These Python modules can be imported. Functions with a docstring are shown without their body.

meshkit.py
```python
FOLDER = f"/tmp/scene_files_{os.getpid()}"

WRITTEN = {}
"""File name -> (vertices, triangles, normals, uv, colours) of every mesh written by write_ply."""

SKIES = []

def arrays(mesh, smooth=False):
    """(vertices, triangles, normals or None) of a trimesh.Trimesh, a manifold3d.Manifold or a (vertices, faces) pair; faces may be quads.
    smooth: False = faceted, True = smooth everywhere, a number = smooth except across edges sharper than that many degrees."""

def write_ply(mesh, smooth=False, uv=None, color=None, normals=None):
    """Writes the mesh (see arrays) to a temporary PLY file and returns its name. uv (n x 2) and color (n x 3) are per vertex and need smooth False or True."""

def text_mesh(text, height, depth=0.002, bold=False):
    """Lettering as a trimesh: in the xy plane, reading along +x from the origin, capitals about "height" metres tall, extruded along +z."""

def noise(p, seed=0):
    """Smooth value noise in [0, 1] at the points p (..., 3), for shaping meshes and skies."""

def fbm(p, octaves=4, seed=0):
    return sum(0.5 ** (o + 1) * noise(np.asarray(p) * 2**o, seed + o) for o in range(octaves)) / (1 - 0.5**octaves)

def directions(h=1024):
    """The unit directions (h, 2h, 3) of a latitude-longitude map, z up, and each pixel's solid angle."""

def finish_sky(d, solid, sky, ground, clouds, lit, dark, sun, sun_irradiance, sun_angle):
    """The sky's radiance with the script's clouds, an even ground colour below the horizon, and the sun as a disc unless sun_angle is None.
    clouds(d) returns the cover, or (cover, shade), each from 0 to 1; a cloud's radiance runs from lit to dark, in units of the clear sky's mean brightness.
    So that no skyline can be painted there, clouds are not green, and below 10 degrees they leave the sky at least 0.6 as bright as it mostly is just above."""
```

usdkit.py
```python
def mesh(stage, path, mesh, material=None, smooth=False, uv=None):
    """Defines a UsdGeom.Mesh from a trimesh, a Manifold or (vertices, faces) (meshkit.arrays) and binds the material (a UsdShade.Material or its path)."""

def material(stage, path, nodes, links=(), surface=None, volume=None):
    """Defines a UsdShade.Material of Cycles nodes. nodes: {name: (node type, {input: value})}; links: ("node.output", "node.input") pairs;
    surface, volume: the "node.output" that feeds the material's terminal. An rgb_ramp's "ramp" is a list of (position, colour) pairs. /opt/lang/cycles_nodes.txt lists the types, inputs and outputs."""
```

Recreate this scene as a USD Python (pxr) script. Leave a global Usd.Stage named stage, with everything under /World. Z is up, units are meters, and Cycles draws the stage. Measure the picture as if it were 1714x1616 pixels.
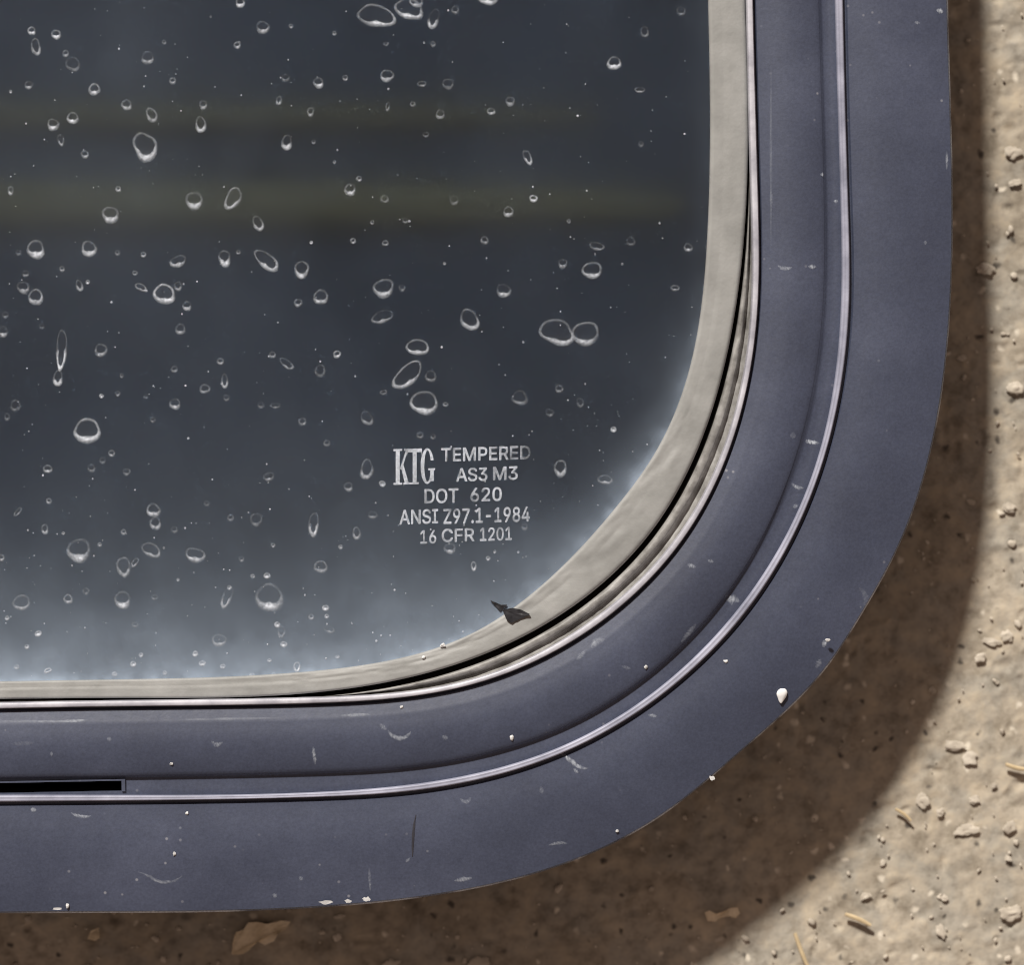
import math, random
import numpy as np, trimesh, manifold3d, usdkit, meshkit
from scipy.interpolate import splprep, splev
from shapely.geometry import Polygon, Point, LineString
from shapely import affinity, union_all
from pxr import Usd, UsdGeom, UsdLux, UsdShade, Gf, Sdf, Vt

stage = Usd.Stage.CreateInMemory()
UsdGeom.SetStageUpAxis(stage, UsdGeom.Tokens.z)
UsdGeom.SetStageMetersPerUnit(stage, 1.0)
UsdGeom.Xform.Define(stage, '/World')
rng = random.Random(7)
nrng = np.random.default_rng(7)

# ------------------------------------------------------------------ measures
S = 1.0 / 12000.0            # metres for one unit of the drawing (12 units = 1 mm)
CX, CY = 857.0, 808.0        # drawing origin
H = 284.0                    # height of the flange above the concrete, in units
CAM = 5400.0                 # camera height above the flange, in units (45 cm)

# ------------------------------------------------------------------ camera
cam = UsdGeom.Camera.Define(stage, '/World/camera')
cam.CreateHorizontalApertureAttr(36.0)
cam.CreateVerticalApertureAttr(36.0 * 966 / 1024)
cam.CreateFocalLengthAttr(36.0 * CAM / 1714.0)
cam.CreateClippingRangeAttr(Gf.Vec2f(0.01, 100))
cam.AddTranslateOp().Set(Gf.Vec3d(0, 0, (H + CAM) * S))
cam.CreateFocusDistanceAttr((CAM + 8) * S)
cam.CreateFStopAttr(15.0)
cam.CreateExposureAttr(0.10)

# ------------------------------------------------------------------ sky and sun
ELEV = math.radians(40.4)
SAZ = (-0.365, 0.931)
sun_dir = Gf.Vec3d(SAZ[0] * math.cos(ELEV), SAZ[1] * math.cos(ELEV), math.sin(ELEV)).GetNormalized()
sky_mat = usdkit.material(stage, '/World/Looks/sky_look', {
    'sky': ('sky_texture', {'sky_type': 'single_scattering', 'sun_disc': False, 'sun_elevation': ELEV,
                            'sun_rotation': math.atan2(SAZ[0], SAZ[1]), 'aerosol_density': 2.0}),
    'tc': ('texture_coordinate', {}),
    'n': ('noise_texture', {'scale': 2.2, 'detail': 5, 'roughness': 0.55}),
    'r': ('map_range', {'from_min': 0.36, 'from_max': 0.66, 'to_min': 0.7, 'to_max': 0.95, 'clamp': True}),
    'm': ('mix', {'color2': (4.35, 3.0, 2.2)}),
    'bg': ('background_shader', {'strength': 0.058})},
    [('tc.generated', 'n.vector'), ('n.fac', 'r.value'), ('r.result', 'm.fac'), ('sky.color', 'm.color1'),
     ('m.color', 'bg.color')], surface='bg.background')
dome = UsdLux.DomeLight.Define(stage, '/World/sky')
UsdShade.MaterialBindingAPI.Apply(dome.GetPrim()).Bind(sky_mat)
sun = UsdLux.DistantLight.Define(stage, '/World/sun')
sun.CreateNormalizeAttr(True)
sun.CreateIntensityAttr(1.2)
sun.CreateAngleAttr(5.2)
sun.CreateColorAttr(Gf.Vec3f(1.0, 0.95, 0.88))
rot = Gf.Rotation(Gf.Vec3d(0, 0, 1), sun_dir)
sun.AddTransformOp().Set(Gf.Matrix4d().SetRotate(rot))

# ------------------------------------------------------------------ helpers
used = {}


def numbered(path):
    k = used.get(path, -1) + 1
    used[path] = k
    return path if k == 0 else '%s_%03d' % (path, k)


def data(prim, **kw):
    for k, v in kw.items():
        if v:
            prim.SetCustomDataByKey(k, v)
    return prim


def obj(name, mesh, mat, parent='/World', smooth=35, attr=None, **kw):
    p = numbered((parent if isinstance(parent, str) else str(parent.GetPath())) + '/' + name)
    m = usdkit.mesh(stage, p, mesh, mat, smooth=smooth)
    for k, v in (attr or {}).items():
        UsdGeom.PrimvarsAPI(m).CreatePrimvar(k, Sdf.ValueTypeNames.FloatArray, 'vertex').Set(
            Vt.FloatArray.FromNumpy(np.asarray(v, np.float32)))
    data(m.GetPrim(), **kw)
    return m.GetPrim()


def world(p, z=0.0):
    """drawing point on a plane z units above the flange face -> metres"""
    p = np.atleast_2d(np.asarray(p, float))
    k = (CAM - z) / CAM
    return np.column_stack([(p[:, 0] - CX) * k * S, -(p[:, 1] - CY) * k * S, np.full(len(p), (H + z) * S)])


# ------------------------------------------------------------------ materials
def mat(name, nodes, links, surface, **k):
    return usdkit.material(stage, '/World/Looks/' + name, nodes, links, surface, **k)


# dark plum-grey anodised aluminium, a little chalky, with fine lengthwise dirt
M_FRAME = mat('dark_aluminium', {
    'g': ('texture_coordinate', {}),
    'n1': ('noise_texture', {'scale': 45, 'detail': 5, 'roughness': 0.6}),
    'n2': ('noise_texture', {'scale': 900, 'detail': 4, 'roughness': 0.65}),
    'c': ('rgb_ramp', {'ramp': [(0.3, (0.039, 0.047, 0.077)), (0.5, (0.049, 0.059, 0.096)), (0.7, (0.067, 0.079, 0.124))]}),
    'sp': ('voronoi_texture', {'scale': 420, 'randomness': 1}),
    'spr': ('map_range', {'from_min': 0.05, 'from_max': 0.11, 'to_min': 0.5, 'to_max': 0.0, 'clamp': True}),
    'spn': ('math', {'math_type': 'multiply'}),
    'spk': ('map_range', {'from_min': 0.52, 'from_max': 0.62, 'to_min': 0.0, 'to_max': 1.0, 'clamp': True}),
    'mx': ('mix', {'color2': (0.40, 0.40, 0.43)}),
    'r': ('map_range', {'from_min': 0.3, 'from_max': 0.7, 'to_min': 0.45, 'to_max': 0.58}),
    'fg': ('noise_texture', {'scale': 2600, 'detail': 3, 'roughness': 0.7}),
    'fr': ('rgb_ramp', {'ramp': [(0.3, (0.86, 0.86, 0.86)), (0.7, (1.16, 1.16, 1.16))]}),
    'fm': ('mix', {'mix_type': 'multiply', 'fac': 1.0}),
    'b': ('bump', {'strength': 0.25, 'distance': 0.0001}),
    'p': ('principled_bsdf', {'specular_ior_level': 0.5})},
    [('g.object', 'n1.vector'), ('g.object', 'n2.vector'), ('g.object', 'sp.vector'), ('n1.fac', 'c.fac'),
     ('sp.distance', 'spr.value'), ('n1.fac', 'spk.value'), ('spr.result', 'spn.value1'), ('spk.result', 'spn.value2'),
     ('spn.value', 'mx.fac'), ('g.object', 'fg.vector'), ('fg.fac', 'fr.fac'), ('c.color', 'fm.color1'), ('fr.color', 'fm.color2'), ('fm.color', 'mx.color1'), ('mx.color', 'p.base_color'), ('n2.fac', 'r.value'),
     ('r.result', 'p.roughness'), ('n2.fac', 'b.height'), ('b.normal', 'p.normal')], 'p.BSDF')


def simple(name, c1, c2, scale, rough, bump=0.3, bscale=1500, metallic=0.0, dist=0.0001):
    return mat(name, {
        'g': ('texture_coordinate', {}),
        'n': ('noise_texture', {'scale': scale, 'detail': 5, 'roughness': 0.6}),
        'n2': ('noise_texture', {'scale': bscale, 'detail': 4, 'roughness': 0.6}),
        'c': ('rgb_ramp', {'ramp': [(0.33, c1), (0.67, c2)]}),
        'b': ('bump', {'strength': bump, 'distance': dist}),
        'p': ('principled_bsdf', {'roughness': rough, 'metallic': metallic})},
        [('g.object', 'n.vector'), ('g.object', 'n2.vector'), ('n.fac', 'c.fac'), ('c.color', 'p.base_color'),
         ('n2.fac', 'b.height'), ('b.normal', 'p.normal')], 'p.BSDF')


M_BEAD = simple('pale_bead', (0.22, 0.23, 0.30), (0.40, 0.41, 0.51), 160, 0.45)
M_LIP = simple('bare_lip', (0.30, 0.30, 0.35), (0.58, 0.58, 0.64), 170, 0.38)
M_GASKET = simple('grey_rubber', (0.225, 0.228, 0.222), (0.325, 0.328, 0.322), 130, 0.6, 0.4, 1300)
M_SEAL = simple('seal_rubber', (0.13, 0.125, 0.118), (0.34, 0.335, 0.325), 350, 0.5, 0.6, 1200)
M_BLACK = simple('black_body', (0.006, 0.006, 0.007), (0.010, 0.010, 0.012), 300, 0.7)
M_SCRAP = simple('black_rubber', (0.010, 0.011, 0.014), (0.03, 0.03, 0.035), 900, 0.35)
M_BAND = simple('pale_band', (0.96, 0.62, 0.20), (0.98, 0.67, 0.25), 90, 0.7)  # for the added strips that make the pale bands in the glass
M_CHIP = simple('white_chip', (0.40, 0.40, 0.40), (0.68, 0.68, 0.68), 900, 0.5)
M_STONE = simple('pale_grit', (0.34, 0.295, 0.235), (0.62, 0.56, 0.47), 260, 0.75, 0.6)
M_FLAKE = simple('tan_flake', (0.60, 0.49, 0.33), (0.90, 0.78, 0.58), 420, 0.8, 0.8, 900, dist=0.0003)
M_STRAW = simple('straw', (0.44, 0.34, 0.20), (0.60, 0.48, 0.30), 500, 0.6)

# mineral film: clear where thin, chalky where thick
M_MINERAL = mat('mineral_film', {
    'a': ('attribute', {'attribute': 'film'}),
    'g': ('texture_coordinate', {}),
    'n': ('noise_texture', {'scale': 2500, 'detail': 3, 'roughness': 0.6}),
    'nr': ('map_range', {'from_min': 0.3, 'from_max': 0.7, 'to_min': 0.5, 'to_max': 1.4}),
    'm': ('math', {'math_type': 'multiply', 'use_clamp': True}),
    't': ('transparent_bsdf', {}),
    'p': ('principled_bsdf', {'base_color': (0.69, 0.75, 0.84), 'roughness': 0.35}),
    'x': ('mix_closure', {})},
    [('g.object', 'n.vector'), ('n.fac', 'nr.value'), ('nr.result', 'm.value1'), ('a.fac', 'm.value2'),
     ('m.value', 'x.fac'), ('t.BSDF', 'x.closure1'), ('p.BSDF', 'x.closure2')], 'x.closure')

TINT = (0.362, 0.482, 0.675)
M_GLASS = mat('tinted_glass', {
    'a': ('attribute', {'attribute': 'dust'}),
    'g': ('texture_coordinate', {}),
    'n': ('noise_texture', {'scale': 120, 'detail': 6, 'roughness': 0.65}),
    'nr': ('map_range', {'from_min': 0.3, 'from_max': 0.7, 'to_min': 0.82, 'to_max': 1.2}),
    'v': ('voronoi_texture', {'scale': 1500, 'randomness': 1}),
    'vr': ('map_range', {'from_min': 0.06, 'from_max': 0.2, 'to_min': 0.10, 'to_max': 0.0, 'clamp': True}),
    'm': ('math', {'math_type': 'multiply'}),
    'ad': ('math', {'math_type': 'add', 'use_clamp': True}),
    't': ('transparent_bsdf', {'color': tuple(math.sqrt(c) for c in TINT)}),
    'rf': ('refraction_bsdf', {'color': tuple(math.sqrt(c) for c in TINT), 'roughness': 0.46, 'IOR': 1.45}),
    'tr': ('mix_closure', {'fac': 0.72}),
    'gl': ('glossy_bsdf', {'color': (1, 1, 1), 'roughness': 0.06}),
    'f': ('fresnel', {'IOR': 1.5}),
    'x1': ('mix_closure', {}),
    'd': ('diffuse_bsdf', {'color': (0.35, 0.43, 0.54)}),
    'x2': ('mix_closure', {})},
    [('g.object', 'n.vector'), ('g.object', 'v.vector'), ('n.fac', 'nr.value'), ('nr.result', 'm.value1'), ('a.fac', 'm.value2'),
     ('v.distance', 'vr.value'), ('m.value', 'ad.value1'), ('vr.result', 'ad.value2'),
     ('t.BSDF', 'tr.closure1'), ('rf.BSDF', 'tr.closure2'), ('tr.closure', 'x1.closure1'), ('f.fac', 'x1.fac'), ('gl.BSDF', 'x1.closure2'),
     ('ad.value', 'x2.fac'), ('x1.closure', 'x2.closure1'), ('d.BSDF', 'x2.closure2')], 'x2.closure')

M_CONCRETE = mat('concrete', {
    'g': ('texture_coordinate', {}),
    'n1': ('noise_texture', {'scale': 38, 'detail': 6, 'roughness': 0.6}),
    'n2': ('noise_texture', {'scale': 330, 'detail': 5, 'roughness': 0.65}),
    'n3': ('noise_texture', {'scale': 120, 'detail': 5, 'roughness': 0.6, 'distortion': 0.6}),
    'c1': ('rgb_ramp', {'ramp': [(0.32, (0.300, 0.262, 0.208)), (0.5, (0.385, 0.338, 0.270)), (0.68, (0.450, 0.398, 0.322))]}),
    'c2': ('rgb_ramp', {'ramp': [(0.30, (0.52, 0.50, 0.47)), (0.5, (0.98, 0.98, 0.98)), (0.72, (1.30, 1.26, 1.18))]}),
    'mu': ('mix', {'mix_type': 'multiply', 'fac': 0.85}),
    'gr': ('map_range', {'from_min': 0.46, 'from_max': 0.6, 'to_min': 0.0, 'to_max': 0.55, 'clamp': True}),
    'mg': ('mix', {'color2': (0.32, 0.305, 0.270)}),
    'wn': ('noise_texture', {'scale': 420, 'detail': 3}),
    'wv': ('vector_math', {'math_type': 'multiply_add', 'vector2': (0.0022, 0.0022, 0.0022)}),
    'v': ('voronoi_texture', {'scale': 400, 'randomness': 1}),
    'vd': ('map_range', {'from_min': 0.10, 'from_max': 0.26, 'to_min': 1.0, 'to_max': 0.0, 'clamp': True}),
    'sel': ('separate_color', {}),
    'sd': ('math', {'math_type': 'greater_than', 'value2': 0.77}),
    'sl': ('math', {'math_type': 'less_than', 'value2': 0.24}),
    'fd': ('math', {'math_type': 'multiply'}),
    'fl': ('math', {'math_type': 'multiply'}),
    'md': ('mix', {'color2': (0.10, 0.088, 0.074)}),
    'ml': ('mix', {'color2': (0.66, 0.60, 0.50)}),
    'b': ('bump', {'strength': 0.6, 'distance': 0.0004}),
    'p': ('principled_bsdf', {'roughness': 0.9, 'specular_ior_level': 0.25})},
    [('g.object', 'n1.vector'), ('g.object', 'n2.vector'), ('g.object', 'n3.vector'), ('g.object', 'wn.vector'), ('wn.color', 'wv.vector1'), ('g.object', 'wv.vector3'), ('wv.vector', 'v.vector'),
     ('n1.fac', 'c1.fac'), ('n2.fac', 'c2.fac'), ('c1.color', 'mg.color1'), ('n3.fac', 'gr.value'), ('gr.result', 'mg.fac'),
     ('mg.color', 'mu.color1'), ('c2.color', 'mu.color2'),
     ('v.color', 'sel.color'), ('sel.r', 'sd.value1'), ('sel.r', 'sl.value1'), ('v.distance', 'vd.value'),
     ('vd.result', 'fd.value1'), ('sd.value', 'fd.value2'), ('vd.result', 'fl.value1'), ('sl.value', 'fl.value2'),
     ('mu.color', 'md.color1'), ('fd.value', 'md.fac'), ('md.color', 'ml.color1'), ('fl.value', 'ml.fac'),
     ('ml.color', 'p.base_color'), ('n2.fac', 'b.height'), ('b.normal', 'p.normal')], 'p.BSDF')

# ------------------------------------------------------------------ the concrete floor
def floor_mesh():
    fx = np.concatenate([np.linspace(-2.5, -0.3, 12)[:-1], np.linspace(-0.3, -0.085, 20)[:-1], np.arange(-0.085, 0.085, 0.00032),
                         np.linspace(0.085, 0.3, 20), np.linspace(0.3, 2.5, 12)[1:]])
    fy = fx.copy()
    X, Y = np.meshgrid(fx, fy, indexing='ij')
    P = np.stack([X, Y, np.zeros_like(X)], -1)
    z = (meshkit.fbm(P * 90, 4, 3) - 0.5) * 0.00035 + (meshkit.fbm(P * 420, 3, 5) - 0.5) * 0.0005
    pit = meshkit.noise(P * 520, 11)
    z -= np.clip(pit - 0.78, 0, 1) * 0.002
    bump = meshkit.noise(P * 430, 21)
    z += np.clip(bump - 0.78, 0, 1) * 0.0013
    z -= 0.0006
    z = np.minimum(z, 0.0004)
    n, m = X.shape
    idx = np.arange(n * m).reshape(n, m)
    q = np.stack([idx[:-1, :-1], idx[1:, :-1], idx[1:, 1:], idx[:-1, 1:]], -1).reshape(-1, 4)
    return (np.stack([X, Y, z], -1).reshape(-1, 3), q)


obj('concrete_floor', floor_mesh(), M_CONCRETE, smooth=True, label='rough tan concrete floor in sun and shadow around the window',
    category='floor', kind='structure')

# ------------------------------------------------------------------ outlines of the window corner
TILT = math.radians(1.1)
MX, MY = -1900.0, -1000.0    # middle of the window
CURVES = {
 'F': [(1589,30),(1594,330),(1592,520),(1587,580),(1569.5,700),(1554,780),(1528.5,860),(1500,919),(1477,969),(1439,1035),(1388.5,1114),(1338,1168),(1243.5,1256),(1187,1306),(1100,1370),(960,1441),(810,1489),(660,1511),(520,1520),(160,1529.6),(0,1531.6)],
 'B0': [(1414,30),(1420,330),(1421,520),(1419,580),(1401,700),(1376,780),(1350,860),(1329,900),(1249,1024.5),(1154,1126),(1058,1201),(960,1254),(810,1308),(660,1330),(520,1336),(160,1342),(0,1344)],
 'B1': [(1397,30),(1405,330),(1406,520),(1404,580),(1387,700),(1363,780),(1334,860),(1313,900),(1238,1015),(1144,1115),(1051,1188),(960,1241),(810,1294),(660,1319),(520,1325),(160,1329),(0,1332)],
 'CH': [(1370,30),(1377,330),(1375,520),(1371,580),(1349,700),(1327,780),(1295,860),(1277,900),(1218,988),(1149,1070),(1054.5,1149),(960,1209),(810,1263.5),(660,1287),(520,1290),(160,1297.5),(0,1301)],
 'L0': [(1261,30),(1267,330),(1267,520),(1263,580),(1238,700),(1211,780),(1173,860),(1145,900),(1054.5,998),(960,1072),(810,1144),(660,1169),(520,1176),(160,1184),(0,1187)],
 'L1': [(1250,30),(1256,330),(1257,520),(1252,580),(1227,700),(1200,780),(1161,860),(1134,900),(1046,989),(960,1060),(810,1135),(660,1160),(520,1167.5),(160,1174),(0,1177)],
 'G2': [(1250,30),(1254,330),(1236,520),(1229,580),(1198,700),(1167,780),(1124,860),(1096,900),(960,1026),(810,1110),(660,1152),(520,1166),(160,1173.5),(0,1176.5)],
 'G1': [(1249,30),(1250,330),(1229,520),(1221,580),(1190,700),(1157,780),(1113,860),(1086,900),(960,1016),(810,1097),(660,1141),(520,1160),(160,1170),(0,1172)],
 'G0': [(1187,30),(1188,330),(1183,400),(1174,520),(1164,580),(1148,633),(1126,700),(1095,766),(1036,843),(945,941),(864,1017),(810,1050),(660,1107),(520,1123),(160,1140),(0,1141)],
}


def unrot(p):
    x, y = p[0] - MX, p[1] - MY
    c, s = math.cos(TILT), math.sin(TILT)
    return (c * x - s * y, s * x + c * y)     # drawing y runs down


def fit(points):
    q = np.array([unrot(p) for p in points])
    x0, y0 = q[0:2, 0].mean(), q[-2:, 1].mean()
    top = [(x0, q[0, 1] - d) for d in (420, 300, 180, 80)]
    bot = [(q[-1, 0] - d, y0) for d in (80, 180, 300, 420)]
    a = np.vstack([top, q, bot])
    tck, u = splprep(a.T, s=len(a) * 1.6, k=3)
    d = np.column_stack(splev(np.linspace(0, 1, 1500), tck))
    return np.vstack([[x0, 0.0], [x0, d[0, 1] - 200], d, [d[-1, 0] - 200, y0], [0.0, y0]])


C0 = np.array(unrot((560, 520)))
ANG = np.concatenate([np.radians(np.arange(-42, -8, 1.5)), np.radians(np.arange(-8, 98, 0.75)), np.radians(np.arange(98, 134, 1.5))])


def rays(line):
    rel = line - C0
    a = np.unwrap(np.arctan2(rel[:, 1], rel[:, 0]))
    r = np.hypot(rel[:, 0], rel[:, 1])
    o = np.argsort(a)
    # dense resample on the segment level
    t = np.linspace(0, len(line) - 1, 12000)
    dx = np.interp(t, np.arange(len(line)), line[:, 0]); dy = np.interp(t, np.arange(len(line)), line[:, 1])
    rel = np.column_stack([dx, dy]) - C0
    a = np.arctan2(rel[:, 1], rel[:, 0]); r = np.hypot(rel[:, 0], rel[:, 1])
    o = np.argsort(a)
    R = np.interp(ANG, a[o], r[o])
    pts = C0 + np.column_stack([R * np.cos(ANG), R * np.sin(ANG)])
    return np.vstack([[line[0, 0], 0.0], [line[0, 0], pts[0, 1] * 0.5], pts, [pts[-1, 0] * 0.5, line[-1, 1]], [0.0, line[-1, 1]]])


Q = {k: rays(fit(v)) for k, v in CURVES.items()}
Q['F'] = Q['F'] * (1 + 3.5 / np.hypot(*(Q['F']).T))[:, None]          # corner in view, unturned, y down from the middle


def ring(q):
    """one corner -> whole closed outline (x right, y up) about the middle of the window"""
    a = q * [1, -1]                        # bottom right, from right middle to bottom middle
    b = (a * [-1, 1])[::-1][1:]            # bottom left
    c = (a * [-1, -1])[1:]                 # top left
    d = (a * [1, -1])[::-1][1:-1]          # top right
    return np.vstack([a, b, c, d])


RG = {k: ring(v) for k, v in Q.items()}


def mixed(a, b, f):
    return RG[a] * (1 - f) + RG[b] * f


def loft(rows, closed=False, jitter=None):
    """rows: (curve a, curve b, f, z) -> (vertices m, quads)"""
    n = len(RG['F'])
    V = []
    for i, (a, b, f, z) in enumerate(rows):
        xy = mixed(a, b, f)
        zz = np.full(n, float(z))
        if jitter is not None:
            zz = zz + jitter(xy, f, a, b)
        V.append(np.column_stack([xy * S, (H + zz) * S]))
    m = len(rows)
    idx = np.arange(m * n).reshape(m, n)
    if closed:
        idx = np.vstack([idx, idx[:1]])
    nx = np.roll(idx, -1, axis=1)
    quads = np.stack([idx[:-1], nx[:-1], nx[1:], idx[1:]], -1).reshape(-1, 4)
    return np.vstack(V), quads


def tri(vq):
    v, q = vq
    return v, np.vstack([q[:, [0, 1, 2]], q[:, [0, 2, 3]]])


def solid(rows, jitter=None):
    v, f = tri(loft(rows, True, jitter))
    m = trimesh.Trimesh(v, f, process=False)
    if m.volume < 0:
        f = f[:, ::-1]
    return manifold3d.Manifold(manifold3d.Mesh(np.ascontiguousarray(v, np.float32), np.ascontiguousarray(f, np.uint32)))


def upward(vq):
    """turn the faces so that most look up"""
    v, f = tri(vq)
    n = np.cross(v[f[:, 1]] - v[f[:, 0]], v[f[:, 2]] - v[f[:, 0]])
    return (v, f[:, ::-1]) if n[:, 2].sum() < 0 else (v, f)


# ------------------------------------------------------------------ the window
wpos = world([(MX, MY)])[0]
win = UsdGeom.Xform.Define(stage, '/World/trailer_window')
win.AddTranslateOp().Set(Gf.Vec3d(wpos[0], wpos[1], 0))
win.AddRotateZOp().Set(math.degrees(TILT))
data(win.GetPrim(), label='tinted round-cornered trailer window in a dark grey frame lying face up on concrete', category='window')
W = win.GetPrim()

FL = lambda f: -26.0 * (1 - f) ** 1.7 - 9.5 * max(0.0, (f - 0.45) / 0.55) ** 2      # the flange falls away to its outer edge
frame_rows = [('L0', 'L1', 0.2, -30), ('B1', 'CH', 0.0, -30), ('F', 'B0', 0.3, -30), ('F', 'B0', 0.03, -41), ('F', 'B0', 0.004, -39), ('F', 'B0', 0.0, -36), ('F', 'B0', 0.001, -31)]
frame_rows += [('F', 'B0', 0.008, -28.2)] + [('F', 'B0', f, FL(f)) for f in (0.02, 0.06, 0.12, 0.2, 0.3, 0.4, 0.5, 0.6, 0.7, 0.8, 0.9)]
frame_rows += [('F', 'B0', 0.965, -7.2), ('F', 'B0', 0.972, -9), ('F', 'B0', 0.98, -13), ('B0', 'B1', 0.3, -12), ('B0', 'B1', 0.8, -8.2),
              ('B1', 'CH', 0.3, -8.6), ('B1', 'CH', 0.7, -9), ('B1', 'CH', 0.84, -9), ('B1', 'CH', 0.92, -6.5), ('B1', 'CH', 0.97, -2.5), ('B1', 'CH', 1.0, -0.2), ('CH', 'L0', 0.05, 2.2), ('CH', 'L0', 0.12, 4.4),
              ('CH', 'L0', 0.22, 7.0), ('CH', 'L0', 0.34, 8.9), ('CH', 'L0', 0.46, 9.8), ('CH', 'L0', 0.56, 9.5), ('CH', 'L0', 0.66, 8.2), ('CH', 'L0', 0.745, 6.6), ('CH', 'L0', 0.77, 6.4), ('CH', 'L0', 0.795, 5.4),
              ('CH', 'L0', 0.87, 3.2), ('CH', 'L0', 0.95, 0.6), ('CH', 'L0', 0.965, -4), ('CH', 'L0', 0.972, -9), ('L0', 'L1', 0.2, -10)]


def soften(xy, f, a, b):
    # the step of the channel is crisp along the bottom and rounded along the side
    if a != 'B1' or f not in (0.84, 0.92, 0.97):
        return 0.0
    an = np.degrees(np.arctan2(-xy[:, 1] - C0[1], xy[:, 0] - C0[0]))
    return np.clip(1 - (an - 10) / 45, 0, 1) * {0.84: 4.2, 0.92: 3.6, 0.97: 0.9}[f]


frame = solid(frame_rows, soften)


def box(x0, x1, y0, y1, z0, z1):
    b = trimesh.creation.box([(x1 - x0) * S, (y1 - y0) * S, (z1 - z0) * S])
    b.apply_translation([(x0 + x1) / 2 * S, (y0 + y1) / 2 * S, (H + (z0 + z1) / 2) * S])
    return b


def man(t):
    return manifold3d.Manifold(manifold3d.Mesh(np.ascontiguousarray(t.vertices, np.float32), np.ascontiguousarray(t.faces, np.uint32)))


# weep slot in the channel along the bottom edge
sx1 = unrot((203, 1318))[0]
yb1, ych = -Q['B1'][-1, 1], -Q['CH'][-1, 1]       # y up
s_lo, s_hi = yb1 + (ych - yb1) * 0.07, yb1 + (ych - yb1) * 0.64
slot = box(sx1 - 560, sx1, s_lo, s_hi, -200, 20)
frame = frame - man(slot)
M_ = frame.to_mesh()
fr = obj('frame', frame, M_FRAME, W, smooth=38)
obj('bead', upward(loft([('B0', 'B1', 0.06, -14), ('B0', 'B1', 0.08, -6), ('B0', 'B1', 0.12, -2), ('B0', 'B1', 0.19, 0.2), ('B0', 'B1', 0.3, 1.0), ('B0', 'B1', 0.44, 0.3), ('B0', 'B1', 0.56, 0.3),
     ('B0', 'B1', 0.7, 1.0), ('B0', 'B1', 0.81, 0.2), ('B0', 'B1', 0.88, -2), ('B0', 'B1', 0.92, -5), ('B0', 'B1', 0.94, -12)])), M_BEAD, W, smooth=50, label='pale raised double bead along the frame')
obj('inner_lip', upward(loft([('L0', 'L1', 0.0, -12), ('L0', 'L1', 0.02, 6), ('L0', 'L1', 0.15, 9), ('L0', 'L1', 0.5, 10.5), ('L0', 'L1', 0.85, 9), ('L0', 'L1', 1.0, 5), ('L0', 'L1', 1.02, -30)])),
    M_LIP, W, smooth=40, label='bright worn inner lip of the frame')


def seal_jit(xy, f, a, b):
    P = np.column_stack([xy * 0.02, np.full(len(xy), f * 3)])
    return (meshkit.fbm(P * 2, 3, 4) - 0.5) * 7


obj('seal_strip', upward(loft([('L1', 'G2', -0.02, -12), ('L1', 'G2', 0.1, -20), ('L1', 'G2', 0.3, -26), ('L1', 'G2', 0.42, -24), ('L1', 'G2', 0.5, -15), ('L1', 'G2', 0.6, -11.5),
     ('L1', 'G2', 0.8, -11), ('L1', 'G2', 0.95, -13), ('L1', 'G2', 1.0, -18), ('L1', 'G2', 1.0, -70)], jitter=seal_jit)), M_SEAL, W, smooth=50, label='weathered grey sealing strip with a dark groove')


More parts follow.
